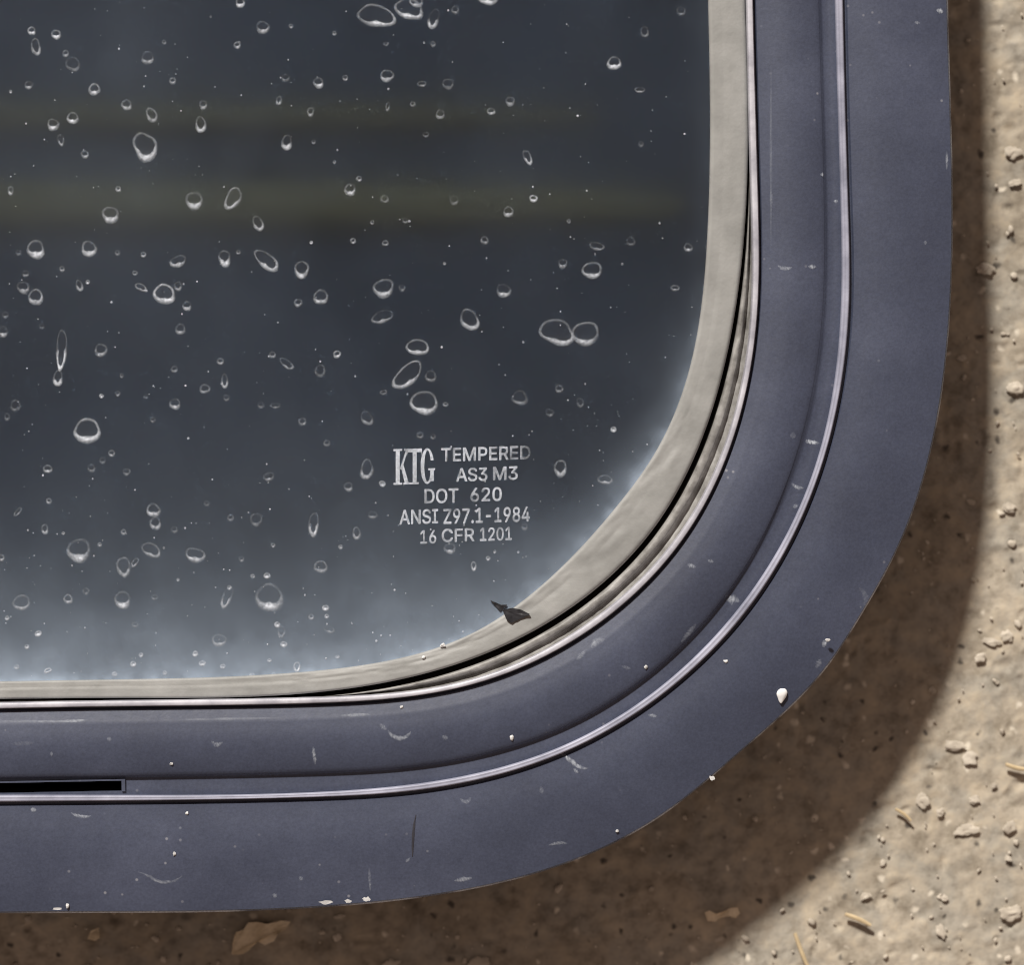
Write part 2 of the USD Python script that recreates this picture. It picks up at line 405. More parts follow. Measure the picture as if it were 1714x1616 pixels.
def gasket_jit(xy, f, a, b):
    # crumbling and puckered round the corner, smooth on the straight runs
    P = np.column_stack([xy * 0.030, np.full(len(xy), f * 4)])
    ang = np.degrees(np.arctan2(-(xy[:, 1]) - C0[1], xy[:, 0] - C0[0]))
    w = np.clip((ang - 5) / 20, 0, 1) * np.clip((112 - ang) / 30, 0, 1)
    w = np.clip(w + 0.25 * (ang > 80), 0, 1) * (0.15 if f < 0.45 else 1.0) * (0 if f == 0 else 1)
    return (meshkit.fbm(P, 3, 9) - 0.5) * 5 * w


G = [('G1', 'G0', 0.0, -70), ('G1', 'G0', 0.0, -14), ('G1', 'G0', 0.02, -9), ('G1', 'G0', 0.07, -6.5)]
G += [('G1', 'G0', f, -5.6 - 1.2 * f) for f in np.linspace(0.12, 0.55, 6)]
G += [('G1', 'G0', f, -7 - 3 * (f - 0.55)) for f in np.linspace(0.62, 0.93, 7)]
G += [('G1', 'G0', 0.97, -9.5), ('G1', 'G0', 0.995, -12), ('G1', 'G0', 1.0, -22)]
obj('gasket', upward(loft(G, jitter=gasket_jit)), M_GASKET, W, smooth=50, label='pale grey rubber gasket bedding the glass')
body = solid([('B1', 'CH', 0.0, -34), ('B1', 'CH', 0.0, -H + 2), ('G1', 'G0', 0.5, -H + 2), ('G1', 'G0', 0.5, -56), ('G1', 'G0', 0.2, -62), ('L1', 'G2', 0.0, -62), ('L0', 'L1', 0.0, -34)])
body = body - man(slot)
obj('frame_body', body, M_BLACK, W, smooth=30, label='black inner body the frame stands on')
# worn bare edge of the flange
v_, f_ = upward(loft([('F', 'B0', -0.003, -33), ('F', 'B0', -0.001, -29.5), ('F', 'B0', 0.008, -27.4), ('F', 'B0', 0.020, FL(0.02) + 0.4)]))
m_ = len(RG['F'])
wn = meshkit.fbm(np.column_stack([v_[:, :2] / S / 70.0, np.zeros(len(v_))]), 4, 61)
obj('worn_edge', (v_, f_), M_MINERAL, W, smooth=True, attr={'film': np.clip((wn - 0.44) * 2.4, 0, 0.32) * np.repeat([0.8, 1.0, 0.9, 0.0], m_)}, label='thin pale worn line along the outer flange edge')
# thin rim added round the weep slot to draw its lit edge
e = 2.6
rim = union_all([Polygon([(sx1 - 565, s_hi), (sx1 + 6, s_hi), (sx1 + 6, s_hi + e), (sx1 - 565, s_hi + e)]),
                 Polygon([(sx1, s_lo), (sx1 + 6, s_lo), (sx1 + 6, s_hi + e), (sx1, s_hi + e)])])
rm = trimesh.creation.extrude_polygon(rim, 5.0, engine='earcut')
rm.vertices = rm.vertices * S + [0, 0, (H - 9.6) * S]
obj('slot_rim', rm, M_FRAME, W, smooth=False, label='thin rim added to draw the lit edge of the weep slot')

# ------------------------------------------------------------------ glass with its film of dust
GZ = -15.0
gout = Polygon(mixed('G1', 'G0', 0.55))
c0 = np.array(unrot((-60, -60))); c1 = np.array(unrot((1290, 1250)))
gx = np.concatenate([np.linspace(-3300, c0[0], 40)[:-1], np.arange(c0[0], c1[0], 4.0)])
gy = np.concatenate([-np.arange(c0[1], c1[1], 4.0)[::-1], np.linspace(-c0[1], 2300, 30)[1:]])
X, Y = np.meshgrid(gx, gy, indexing='ij')
n, m = X.shape
import shapely
inside = shapely.contains_xy(gout, X.ravel(), Y.ravel()).reshape(n, m)
idx = np.arange(n * m).reshape(n, m)
ok = inside[:-1, :-1] & inside[1:, :-1] & inside[1:, 1:] & inside[:-1, 1:]
quad = np.stack([idx[:-1, :-1], idx[1:, :-1], idx[1:, 1:], idx[:-1, 1:]], -1)[ok]
keep = np.unique(quad)
remap = np.full(n * m, -1); remap[keep] = np.arange(len(keep))
quad = remap[quad]
gxy = np.column_stack([X.ravel(), Y.ravel()])[keep]
# distance from the inner edge of the gasket
from scipy.spatial import cKDTree
edge = RG['G0']
ed = np.vstack([edge, edge[:1]]); seg = []
for i in range(len(ed) - 1):
    L = np.linalg.norm(ed[i + 1] - ed[i]); k = max(1, int(L / 6)); seg.append(ed[i] + (ed[i + 1] - ed[i]) * np.linspace(0, 1, k, endpoint=False)[:, None])
dist = cKDTree(np.vstack(seg)).query(gxy)[0]
P3 = np.column_stack([gxy, np.zeros(len(gxy))])
blot = meshkit.fbm(P3 / 110.0, 4, 31)
fine = meshkit.fbm(P3 / 22.0, 3, 41)
ang = np.degrees(np.arctan2(-gxy[:, 1] - C0[1], gxy[:, 0] - C0[0]))
side = np.clip((ang + 5) / 35, 0, 1) * np.clip((170 - ang) / 30, 0, 1)             # the round corner and the lower edge
reach = 26 + 52 * np.clip((ang - 38) / 45, 0, 1)
soft = meshkit.fbm(np.column_stack([gxy[:, 0] / 160, gxy[:, 1] / 60, 0 * gxy[:, 0]]), 3, 77)
drip_n = meshkit.fbm(np.column_stack([gxy[:, 0] / 45, gxy[:, 1] / 260, 0 * gxy[:, 0] + 5]), 3, 78)
dust = (0.05 + 0.31 * side) * np.exp(-dist / reach) * (0.58 + 0.62 * soft + 0.25 * fine) + 0.21 * side * np.exp(-dist / 175.0) * (0.7 + 0.6 * drip_n) * np.clip((ang - 30) / 50, 0.15, 1)
dust += 0.26 * side * np.exp(-dist / 10.0) * np.clip(fine * 2.4 - 0.8, 0, 1)          # crust along the rubber
dust += 0.004 + 0.10 * np.clip(meshkit.fbm(P3 / 420.0, 4, 32) - 0.40, 0, 1) * np.clip(dist / 900, 0.2, 1.3) + 0.03 * np.clip(blot - 0.45, 0, 1)
# rinse streaks across the lower left
dust = np.clip(dust, 0, 0.85)
top = np.column_stack([gxy * S, np.full(len(gxy), (H + GZ) * S)])
low = top.copy(); low[:, 2] -= 36 * S
nt = len(top)
q2 = quad[:, ::-1] + nt
ft = np.vstack([quad, q2])
# side wall
e_ = np.vstack([quad[:, [0, 1]], quad[:, [1, 2]], quad[:, [2, 3]], quad[:, [3, 0]]])
key = np.sort(e_, 1); _, inv, cnt = np.unique(key, axis=0, return_inverse=True, return_counts=True)
be = e_[cnt[inv.ravel()] == 1]
ft = np.vstack([ft, np.column_stack([be[:, 1], be[:, 0], be[:, 0] + nt, be[:, 1] + nt])])
gl = obj('glass', (np.vstack([top, low]), ft), M_GLASS, W, smooth=False, attr={'dust': np.concatenate([dust, np.zeros(nt)])}, label='dark tinted pane with dust along its rounded corner')

# ------------------------------------------------------------------ lettering etched in the glass
def serif_ktg():
    """tall narrow serif K T G in a 70 x 58 box, y up"""
    def P(*a): return Polygon(a)
    sf = lambda x, y, w, h=3.2: P((x, y), (x + w, y), (x + w, y + h), (x, y + h))
    K = [P((4, 0), (11, 0), (11, 58), (4, 58)), sf(0, 0, 15), sf(0, 54.8, 15), P((11, 26), (22, 58), (26, 58), (14, 24)),
         P((12.5, 30), (16, 36), (27, 0), (20, 0)), sf(17, 0, 13), sf(18, 54.8, 11)]
    T = [P((33, 0), (40, 0), (40, 58), (33, 58)), sf(29.5, 0, 14), P((24, 52), (49, 52), (49, 58), (24, 58)), P((47, 58), (49, 58), (49, 44)), P((26, 58), (24, 58), (24, 46))]
    o = affinity.scale(Point(0, 0).buffer(1, 24), 11.5, 29); o = affinity.translate(o, 58, 29)
    i = affinity.scale(Point(0, 0).buffer(1, 24), 5.5, 25); i = affinity.translate(i, 58.5, 29)
    g = o.difference(i).difference(P((59, 24), (75, 24), (75, 38), (59, 38)))
    Gl = [g, P((63, 4), (69.5, 4), (69.5, 25), (63, 25)), sf(59.5, 22, 12)]
    return union_all(K + T + Gl)


def place(mesh, x0, x1, ytop, ybot):
    """fit lettering into a box of the drawing (y down); slightly turned with the window"""
    b = mesh.bounds
    v = mesh.vertices - [b[0, 0], b[0, 1], b[0, 2]]
    d = b[1] - b[0]
    x = x0 + v[:, 0] / d[0] * (x1 - x0)
    y = ybot - v[:, 1] / d[1] * (ybot - ytop)
    y = y - (x - x0) * 0.030 + 0.015 * (x1 - x0)
    z = v[:, 2] / d[2] * 0.5
    p = np.array([unrot(q) for q in zip(x, y)])
    mesh = mesh.copy()
    mesh.vertices = np.column_stack([p[:, 0] * S, -p[:, 1] * S, (H + GZ + 0.15 + z) * S])
    return mesh, x


def line(words, base):
    base = base * 0.78
    ms, xs = [], []
    for w, (x0, x1, yt, yb) in words:
        mm = w if not isinstance(w, str) else meshkit.text_mesh(w, 0.02, 0.001, bold=True)
        mm, x = place(mm, x0, x1, yt, yb)
        ms.append(mm); xs.append(x)
    t = trimesh.util.concatenate(ms)
    x = np.concatenate(xs)
    P = np.column_stack([t.vertices[:, :2] / S * 0.06, np.zeros(len(x))])
    den = base * np.clip(0.15 + 1.35 * meshkit.noise(P * 1.6, 3), 0.2, 1.1)
    return t, np.clip(den, 0, 0.9), x


ktg = trimesh.creation.extrude_polygon(serif_ktg(), 1.0, engine='earcut') if serif_ktg().geom_type == 'Polygon' else \
    trimesh.util.concatenate([trimesh.creation.extrude_polygon(g, 1.0, engine='earcut') for g in serif_ktg().geoms])
lines = [([(ktg, (658, 728, 751, 811))], 0.66, None),
         ([('TEMPERED', (738, 888, 748, 771))], 0.56, 845),
         ([('AS3', (763, 816, 783, 806)), ('M3', (825, 867, 781, 804))], 0.56, None),
         ([('DOT', (710, 767, 818, 843)), ('620', (787, 840, 816, 840))], 0.58, None),
         ([('ANSI', (668, 733, 853, 878)), ('Z97.1-1984', (742, 887, 850, 876))], 0.56, 860),
         ([('16', (703, 730, 888, 911)), ('CFR', (739, 794, 885, 908)), ('1201', (803, 857, 883, 906))], 0.54, None)]
for words, base, fade in lines:
    t, den, x = line(words, base)
    if fade:
        den = den * np.clip(1 - (x - fade) / 70.0, 0.35, 1)
    obj('etched_lettering', t, M_MINERAL, gl, smooth=False, attr={'film': den})

# ------------------------------------------------------------------ water spots and specks on the glass
# x, y, rx, ry, turn (degrees, clockwise), ring strength, lower crescent strength, description (or None)
SPOTS = [
 (53,51,7,7,0,.5,.5,None),(94,57,8,8,0,.45,.7,None),(60,78,8,15,-12,.35,.35,None),(110,89,6,6,0,.3,.3,None),(122,107,13,12,20,.12,.12,None),
 (402,4,8,8,0,.5,.6,None),(440,45,11,11,0,.2,.5,None),(487,43,4,4,0,.4,.4,None),(397,75,6,6,0,.35,.4,None),(247,96,11,11,0,.15,.35,None),
 (275,70,4,4,0,.2,.2,None),(289,135,6,6,0,.35,.3,None),(158,149,10,10,0,.5,.6,None),(48,142,7,7,0,.18,.25,None),(18,153,3,3,0,.5,.3,None),
 (212,175,9,9,0,.3,.35,None),(254,192,9,13,-30,.35,.3,None),(340,175,7,8,0,.2,.3,None),(336,208,9,14,0,.4,.4,None),(122,197,10,10,0,.4,.5,None),
 (89,208,10,10,0,.3,.75,None),(102,234,6,10,-10,.2,.15,None),(142,258,7,7,0,.25,.35,None),(243,245,20,24,-15,.6,.45,'large D-shaped water spot with a thick bright rim'),
 (480,238,9,13,10,.2,.7,None),(520,187,6,8,15,.25,.25,None),(467,168,5,8,10,.3,.2,None),(478,130,7,7,0,.15,.15,None),(533,138,9,9,0,.3,.7,None),
 (578,130,5,5,0,.3,.3,None),(560,55,4,4,0,.35,.3,None),(525,237,4,4,0,.25,.2,None),(560,271,3,3,0,.3,.2,None),(18,319,5,8,0,.3,.3,None),
 (198,316,5,5,0,.4,.4,None),(325,335,15,14,0,.3,.6,'round water spot with bright lower crescent on the lower pale band'),
 (390,332,12,21,25,.5,.3,'slanted shield-shaped water spot on the lower pale band'),
 (185,359,14,14,0,.3,.75,'round water spot with bright lower crescent just under the lower pale band'),(432,374,9,13,-25,.3,.3,None),(586,317,10,10,0,.3,.5,None),
 (60,417,15,15,0,.35,.85,'round water spot with a bright U-shaped rim near the left edge'),(149,416,13,13,0,.45,.6,'round ringed water spot right of the bright U-shaped one'),
 (31,423,5,5,0,.15,.15,None),(197,423,5,5,0,.15,.15,None),(240,426,5,5,0,.35,.3,None),(298,437,15,9,-25,.2,.8,'tilted oval water spot with a bright lower edge'),
 (376,432,10,14,0,.3,.85,'V-shaped bright water spot right of a tilted oval'),(399,422,4,4,0,.25,.2,None),(446,436,25,12,38,.45,.5,'long slanting bright water spot pointing down to the right'),
 (505,451,12,15,0,.4,.5,'upright ringed water spot at the end of a row'),(43,458,6,6,0,.15,.15,None),(104,450,5,5,0,.25,.2,None),(226,457,5,4,0,.4,.2,None),
 (39,481,11,10,20,.15,.55,None),(60,497,13,13,0,.45,.45,'round ringed water spot touching a fainter crescent near the left edge'),(133,478,6,10,-20,.3,.3,None),(147,472,4,4,0,.5,.3,None),
 (236,481,11,6,30,.35,.4,None),(275,492,18,17,10,.75,.5,'bright thick-rimmed doughnut-shaped water spot'),(298,479,7,8,20,.2,.15,None),(313,512,8,8,0,.2,.5,None),
 (537,497,13,12,0,.3,.45,'round ringed water spot left of a double drop'),(499,507,7,7,0,.25,.35,None),(521,406,3,3,0,.9,.2,None),
 (9,527,6,6,0,.15,.15,None),(5,555,9,9,0,.2,.5,None),(103,585,9,34,4,.28,.8,'long narrow upright water streak with a bright bottom'),(97,633,8,14,4,.3,.6,None),
 (169,586,11,11,0,.25,.3,None),(302,551,9,9,0,.2,.4,None),(70,546,5,5,0,.12,.1,None),(292,618,6,6,0,.2,.15,None),(343,651,9,8,0,.3,.1,None),(369,605,6,6,0,.3,.3,None),
 (376,638,6,13,0,.35,.3,None),(293,676,10,9,0,.2,.6,None),(170,663,4,4,0,.95,.2,None),(197,659,5,5,0,.2,.2,None),(26,679,9,10,20,.15,.1,None),(12,698,5,7,0,.2,.1,None),
 (146,721,23,20,-10,.7,.5,'large bright oval water ring low on the left of the pane'),(187,759,6,6,0,.35,.25,None),(172,771,6,6,0,.15,.12,None),(256,703,5,5,0,.15,.12,None),
 (456,594,6,6,0,.25,.2,None),(480,609,14,7,40,.2,.25,None),(437,678,6,6,0,.12,.1,None),(461,679,9,5,0,.12,.2,None),(244,664,4,4,0,.15,.1,None),(204,629,4,4,0,.2,.1,None),(379,666,6,6,0,.12,.1,None),
 (80,785,8,7,0,.4,.5,None),(153,784,7,7,0,.15,.12,None),(212,790,7,6,0,.2,.15,None),(82,839,5,5,0,.35,.2,None),(30,857,4,10,40,.3,.15,None),(75,886,6,9,0,.3,.25,None),
 (106,893,3,3,0,.5,.2,None),(257,854,12,11,0,.35,.6,'round water spot stacked on a small oval one'),(260,876,10,11,0,.3,.35,None),(207,891,5,5,0,.45,.2,None),(292,887,6,6,0,.15,.12,None),
 (132,921,20,19,0,.3,.75,'large round water spot with crisp lower crescent, low on the left'),(167,912,4,4,0,.5,.2,None),(253,921,18,11,28,.35,.35,'flat oval water spot sloping down to the right'),
 (327,929,17,12,10,.25,.75,'flat oval water spot with a bright lower edge'),(207,949,12,17,0,.35,.3,'upright loop-shaped water spot with a small tail'),(226,942,5,9,35,.3,.15,None),
 (2,934,6,6,0,.4,.3,None),(36,1009,15,13,0,.3,.15,'faint wide water ring in the lower left corner of the photo'),(114,1003,8,8,0,.45,.15,None),
 (205,1004,14,14,-10,.25,.6,'round water spot with bright crescent above the hazy bottom edge'),(144,990,6,6,0,.2,.12,None),(298,971,3,3,0,.5,.2,None),(380,1000,8,20,22,.15,.5,'thin slanting crescent water spot left of the biggest round drop'),
 (384,984,4,4,0,.6,.2,None),(451,1000,23,23,0,.25,.75,'biggest round water drop, low in the pane, with crisp lower crescent'),(447,964,6,5,0,1.,.2,None),(423,965,4,4,0,.5,.2,None),
 (404,936,5,5,0,.25,.12,None),(457,913,4,4,0,.4,.2,None),(429,870,11,11,0,.2,.12,None),(386,867,6,6,0,.25,.12,None),(346,843,5,5,0,.15,.1,None),(450,798,10,7,-20,.2,.25,None),
 (525,878,9,20,6,.25,.65,'upright long oval water spot with bright base'),(537,949,12,10,0,.35,.3,None),(570,916,4,4,0,.5,.2,None),(583,815,8,8,0,.15,.3,None),(597,893,7,11,0,.3,.3,None),
 (545,1018,6,5,0,1.,.2,None),(547,1032,4,4,0,.6,.2,None),(521,1033,5,5,0,.4,.2,None),(551,1054,10,6,20,.1,.3,None),(464,1046,5,5,0,1.,.2,None),(471,1058,7,10,0,.15,.12,None),
 (475,1079,6,5,0,1.,.2,None),(367,1072,13,10,0,.25,.3,None),(12,1035,4,4,0,.9,.2,None),(64,1061,6,5,-20,1.,.2,None),(45,1083,4,4,0,.8,.2,None),(236,1097,4,4,0,.7,.2,None),
 (223,1112,5,5,0,1.,.2,None),(327,1095,5,5,0,1.,.2,None),(339,1111,6,5,0,1.,.2,None),(373,1116,5,4,0,.7,.2,None),(497,1117,6,9,0,1.,.2,None),(80,1123,7,4,-25,1.,.2,None),
 (192,1129,5,4,0,.8,.2,None),(276,1127,4,4,0,.7,.2,None),(422,1131,5,4,0,.8,.2,None),(451,1106,4,3,0,.8,.2,None),(458,1130,4,4,0,.7,.2,None),(565,1100,4,3,0,.6,.2,None),
 (28,1117,5,4,0,.6,.2,None),(226,1046,6,5,0,.15,.1,None),(259,1000,6,5,0,.15,.1,None),
 (630,26,33,18,6,.45,.5,'large flat irregular water spot at the top edge, left of a triangular one'),(685,14,25,17,25,.5,.45,'large triangular water spot at the top edge'),
 (697,2,12,9,0,.4,.3,None),(726,31,9,18,20,.12,.6,'slanting teardrop water spot near the top edge'),(762,16,7,7,0,.2,.12,None),(817,-4,17,11,0,.3,.8,'wide bright water spot cut off by the top edge'),
 (725,73,5,5,0,.25,.15,None),(646,73,5,4,0,.15,.1,None),(648,126,12,10,0,.25,.45,None),(706,140,8,5,0,.2,.25,None),(750,140,10,9,0,.15,.12,None),(691,174,5,5,0,.25,.12,None),
 (649,178,4,8,10,.2,.12,None),(737,191,8,8,0,.25,.15,None),(822,186,7,6,0,.35,.4,None),(854,169,8,8,0,.2,.35,None),(1028,105,12,11,0,.4,.75,'lone bright round water spot toward the upper right of the pane'),
 (1071,150,9,5,0,.2,.25,None),(1079,53,7,10,0,.15,.12,None),(1140,18,8,8,0,.12,.12,None),(883,263,7,13,-25,.3,.3,'slanted oval water spot right of centre, above the lower pale band'),(893,332,7,6,0,1.,.2,None),
 (601,299,5,5,0,.4,.2,None),(644,333,7,7,0,.2,.12,None),(851,354,9,9,10,.25,.45,None),(760,335,8,8,0,.12,.12,None),(713,225,6,5,0,.12,.1,None),(1073,241,5,5,0,.15,.1,None),
 (591,403,5,5,0,.4,.3,None),(645,407,6,5,0,.35,.2,None),(811,402,7,7,0,.3,.2,None),(623,372,4,4,0,.3,.2,None),(999,412,13,7,10,.25,.25,None),(942,441,8,8,0,.2,.35,None),
 (991,452,17,14,0,.4,.45,'oval water ring above the double drop'),(1056,404,8,8,0,.1,.1,None),(1152,414,8,7,0,.2,.35,None),(744,441,3,3,0,.5,.2,None),(679,369,6,5,0,.15,.12,None),(952,370,4,4,0,.25,.12,None),
 (642,482,17,16,-15,.3,.5,'two-lobed triangular water spot above a fainter flat one'),(640,530,20,10,-20,.15,.4,'flat tilted crescent water spot under a two-lobed one'),(673,482,6,6,0,.15,.12,None),
 (786,535,15,19,-28,.4,.3,'slanted oval water ring in the middle of the pane'),(843,486,13,11,25,.12,.55,'short crescent water spot right of the slanted ring'),
 (932,556,30,21,12,.4,.35,'large flat water ring, left half of the double drop'),(980,558,23,20,0,.45,.35,'round water ring, right half of the double drop'),(1130,482,8,5,0,.3,.3,None),
 (699,581,20,13,0,.45,.45,'topmost of three large water rings in a column above the lettering'),(682,628,30,16,-42,.5,.35,'long slanted middle one of three large water rings above the lettering'),(721,630,10,10,0,.15,.15,None),
 (710,674,24,19,0,.55,.45,'lowest of three large water rings above the lettering'),(746,677,5,4,0,.3,.2,None),(564,593,7,6,-30,.7,.3,None),(536,621,9,11,0,.15,.12,None),(642,657,7,4,-15,.25,.15,None),
 (614,700,10,13,-30,.15,.25,None),(870,666,13,13,0,.15,.2,'faint triangular water spot left of the dusty corner'),(936,651,7,7,0,.25,.15,None),(971,674,6,9,-15,.12,.1,None),(920,691,7,7,0,.12,.1,None),(1027,719,5,5,0,1.,.2,None),
 (547,742,6,6,0,.2,.12,None),(703,729,6,6,0,.2,.12,None),(725,731,5,5,0,.15,.1,None),(506,706,7,7,0,.25,.15,None),
 (614,786,11,17,0,.35,.4,'pointed oval water spot left of the KTG lettering'),(640,810,6,5,30,.8,.2,None),(938,784,11,14,0,.35,.5,'teardrop water ring right of the lettering'),
 (753,918,10,9,0,.2,.5,None),(793,948,5,8,0,.6,.3,None),(817,935,4,4,0,.7,.2,None),(828,924,3,3,0,.5,.2,None),(624,862,8,7,0,.12,.2,None),(878,882,6,6,0,.15,.12,None),(1013,803,13,8,8,.2,.5,None),
]


def spot_mesh(x, y, rx, ry, turn, ring, cres, seed, irr=0.035):
    r = np.random.default_rng(seed)
    small = max(rx, ry) <= 6
    ns = 20 if small else 40
    ph = np.linspace(0, 2 * np.pi, ns, endpoint=False)
    ph_irr = 1 + (0.03 if small else irr) * (np.cos(2 * ph + r.uniform(0, 6)) * 0.6 + np.cos(3 * ph + r.uniform(0, 6)) * 0.8 + np.cos(5 * ph + r.uniform(0, 6)) * 0.3)
    a = math.radians(turn)
    down = np.array([0.0, 1.0])
    cosd = np.zeros(ns)
    ux, uy = np.cos(ph) * rx, np.sin(ph) * ry
    ex, ey = ux * math.cos(a) - uy * math.sin(a), ux * math.sin(a) + uy * math.cos(a)
    nrm = np.hypot(ex, ey)
    cosd = ey / nrm
    lim = np.clip((cosd + 0.25) / 1.25, 0, 1) ** 1.6
    wpx = (2.6 + 0.10 * min(rx, ry)) + (1.6 + 0.30 * min(rx, ry)) * lim * (0.3 + cres)   # width of the rim in units
    wf = np.clip(wpx / nrm, 0.12, 0.75)
    noise = 0.45 + 0.95 * meshkit.noise(np.column_stack([np.cos(ph) * 1.6 + seed, np.sin(ph) * 1.6, ph * 0]), seed)
    den = np.clip(0.80 * (ring * 0.8 * (0.50 + 0.50 * np.clip(cosd * 0.6 + .55, 0, 1)) + cres * 1.25 * lim) * noise, 0, 0.86)
    core = den * 0.012 + 0.002
    if small and ring > 0.45:
        core = den * 0.9
    hz = 0.55 + 0.035 * min(rx, ry)
    rows = [(1.0 + 0.30 * wf, 0 * den, 0.02), (1.0, den * 0.28, hz * 0.25), (1 - 0.25 * wf, den * 0.72, hz * 0.7), (1 - 0.5 * wf, den, hz), (1 - 0.78 * wf, den * 0.75, hz * 0.75), (1 - 1.1 * wf, core + den * 0.03, hz * 0.35), ((1 - 1.15 * wf) * 0.5, core, hz * 0.25)]
    V, D = [], []
    for f, d, z in rows:
        V.append(np.column_stack([ex * ph_irr * f, ey * ph_irr * f, np.full(ns, z)])); D.append(d * np.ones(ns))
    V = np.vstack(V + [np.array([[0, 0, hz * 0.25]])]); D = np.concatenate(D + [np.array([float(np.mean(core))])])
    F = []
    for k in range(len(rows) - 1):
        for i in range(ns):
            j = (i + 1) % ns
            F += [(k * ns + i, k * ns + j, (k + 1) * ns + j), (k * ns + i, (k + 1) * ns + j, (k + 1) * ns + i)]
    k = len(rows) - 1
    F += [(k * ns + i, k * ns + (i + 1) % ns, len(V) - 1) for i in range(ns)]
    V = V * [S, -S, S]
    return V, np.array(F)[:, ::-1] if False else np.array(F), D


def compass(dx, dy):
    a = math.degrees(math.atan2(-dy, dx)) % 360
    return ['just right of', 'up and right of', 'just above', 'up and left of', 'just left of', 'down and left of', 'just below', 'down and right of'][int((a + 22.5) // 45) % 8]


marks = [(s[0], s[1], 'the ' + s[7]) for s in SPOTS if s[7]]
marks = [(x, y, t.split(',')[0].split(' with ')[0] if False else t) for x, y, t in marks]
short = {}
for s in SPOTS:
    if s[7]:
        short[s[7]] = s[7].replace('water ', '')
seen = {}
auto = []
for i, s in enumerate(SPOTS):
    x, y, rx, ry, turn, ring_s, cres, desc = s
    if desc:
        auto.append(desc); seen[desc] = i
        continue
    near = sorted((math.hypot(q[0] - x, q[1] - y), q) for q in SPOTS if q[7] and q is not s)
    size = 'tiny' if max(rx, ry) <= 5 else 'small' if max(rx, ry) <= 8 else 'medium'
    if max(rx, ry) <= 7 and ring_s >= .8: tone = 'bright white'
    else:
        t = ring_s + cres
        tone = 'faint' if t < .4 else 'pale' if t < .85 else 'bright'
    asp = ry / rx
    shape = 'round' if .75 < asp < 1.3 else 'upright' if asp >= 1.3 else 'flat'
    kind = 'speck' if tone == 'bright white' else 'water spot'
    done = None
    for d, q in near[:6]:
        lab = '%s %s %s %s %s the %s' % (size, tone, shape, kind, compass(x - q[0], y - q[1]), short[q[7]])
        words = lab.split()
        if lab not in seen and len(words) <= 16:
            done = lab; break
    if done is None:
        for d, q in near[:8]:
            core = ' '.join(short[q[7]].replace(',', '').split()[:4])
            while core.split()[-1] in ('the', 'a', 'of', 'with', 'left', 'right', 'above', 'on', 'and', 'to', 'in', 'at', 'under', 'near', 'low', 'its', 'thick', 'bright', 'small', 'fainter', 'crisp'):
                core = ' '.join(core.split()[:-1])
            for far in ('', 'further '):
                lab = '%s %s %s %s %s%s the %s' % (size, tone, shape, kind, far, compass(x - q[0], y - q[1]), core)
                if lab not in seen:
                    done = lab; break
            if done: break
    seen[done] = i
    auto.append(done)
for t in auto:
    if not 4 <= len(t.split()) <= 16: print('LABEL', len(t.split()), t)
for i, s in enumerate(SPOTS):
    x, y, rx, ry, turn, ring_s, cres, desc = s
    v, f, d = spot_mesh(*s[:7], seed=100 + i, irr=0.09 if desc and any(w in desc for w in ('triang', 'D-shaped', 'shield', 'irregular', 'pointed', 'V-shaped', 'left half')) else 0.055)
    o = world([(x, y)], GZ)[0]
    v = v + [o[0], o[1], (H + GZ + 0.1 + 0.02 * (i % 5)) * S]
    is_speck = 'speck' in auto[i]
    obj('mineral_speck' if is_speck else 'water_spot', upward((v, np.column_stack([f, f[:, 2]]))) if False else (v, f[:, [0, 2, 1]]), M_MINERAL, smooth=True, attr={'film': d},
        label=auto[i], category='speck' if is_speck else 'water spot', group='mineral specks on the glass' if is_speck else 'water spots dried on the glass')

# dust on the glass: far too many to count
gin = Polygon(RG['G0'])
pts, tot = [], 0
V, F, D = [], [], []
base = trimesh.creation.icosphere(subdivisions=0)
while tot < 520:
    px, py = rng.uniform(0, 1185), rng.uniform(0, 1135)
    if rng.random() > (0.35 + 0.65 * (py / 1135.0) ** 2): continue
    q = unrot((px, py))
    if not gin.contains(Point(q[0], -q[1])): continue
    r = min(2.3, 0.7 + rng.expovariate(2.2))
    o = world([(px, py)], GZ)[0]
    V.append(base.vertices * [r * S, r * S, r * 0.35 * S] + [o[0], o[1], (H + GZ + 0.2 * r) * S]); F.append(base.faces + 12 * tot)
    D.append(np.full(12, rng.uniform(0.1, 0.55))); tot += 1
obj('dust_grains', (np.vstack(V), np.vstack(F)), M_MINERAL, smooth=False, attr={'film': np.concatenate(D)}, label='fine pale dust grains scattered over the tinted glass', category='dust', kind='stuff')

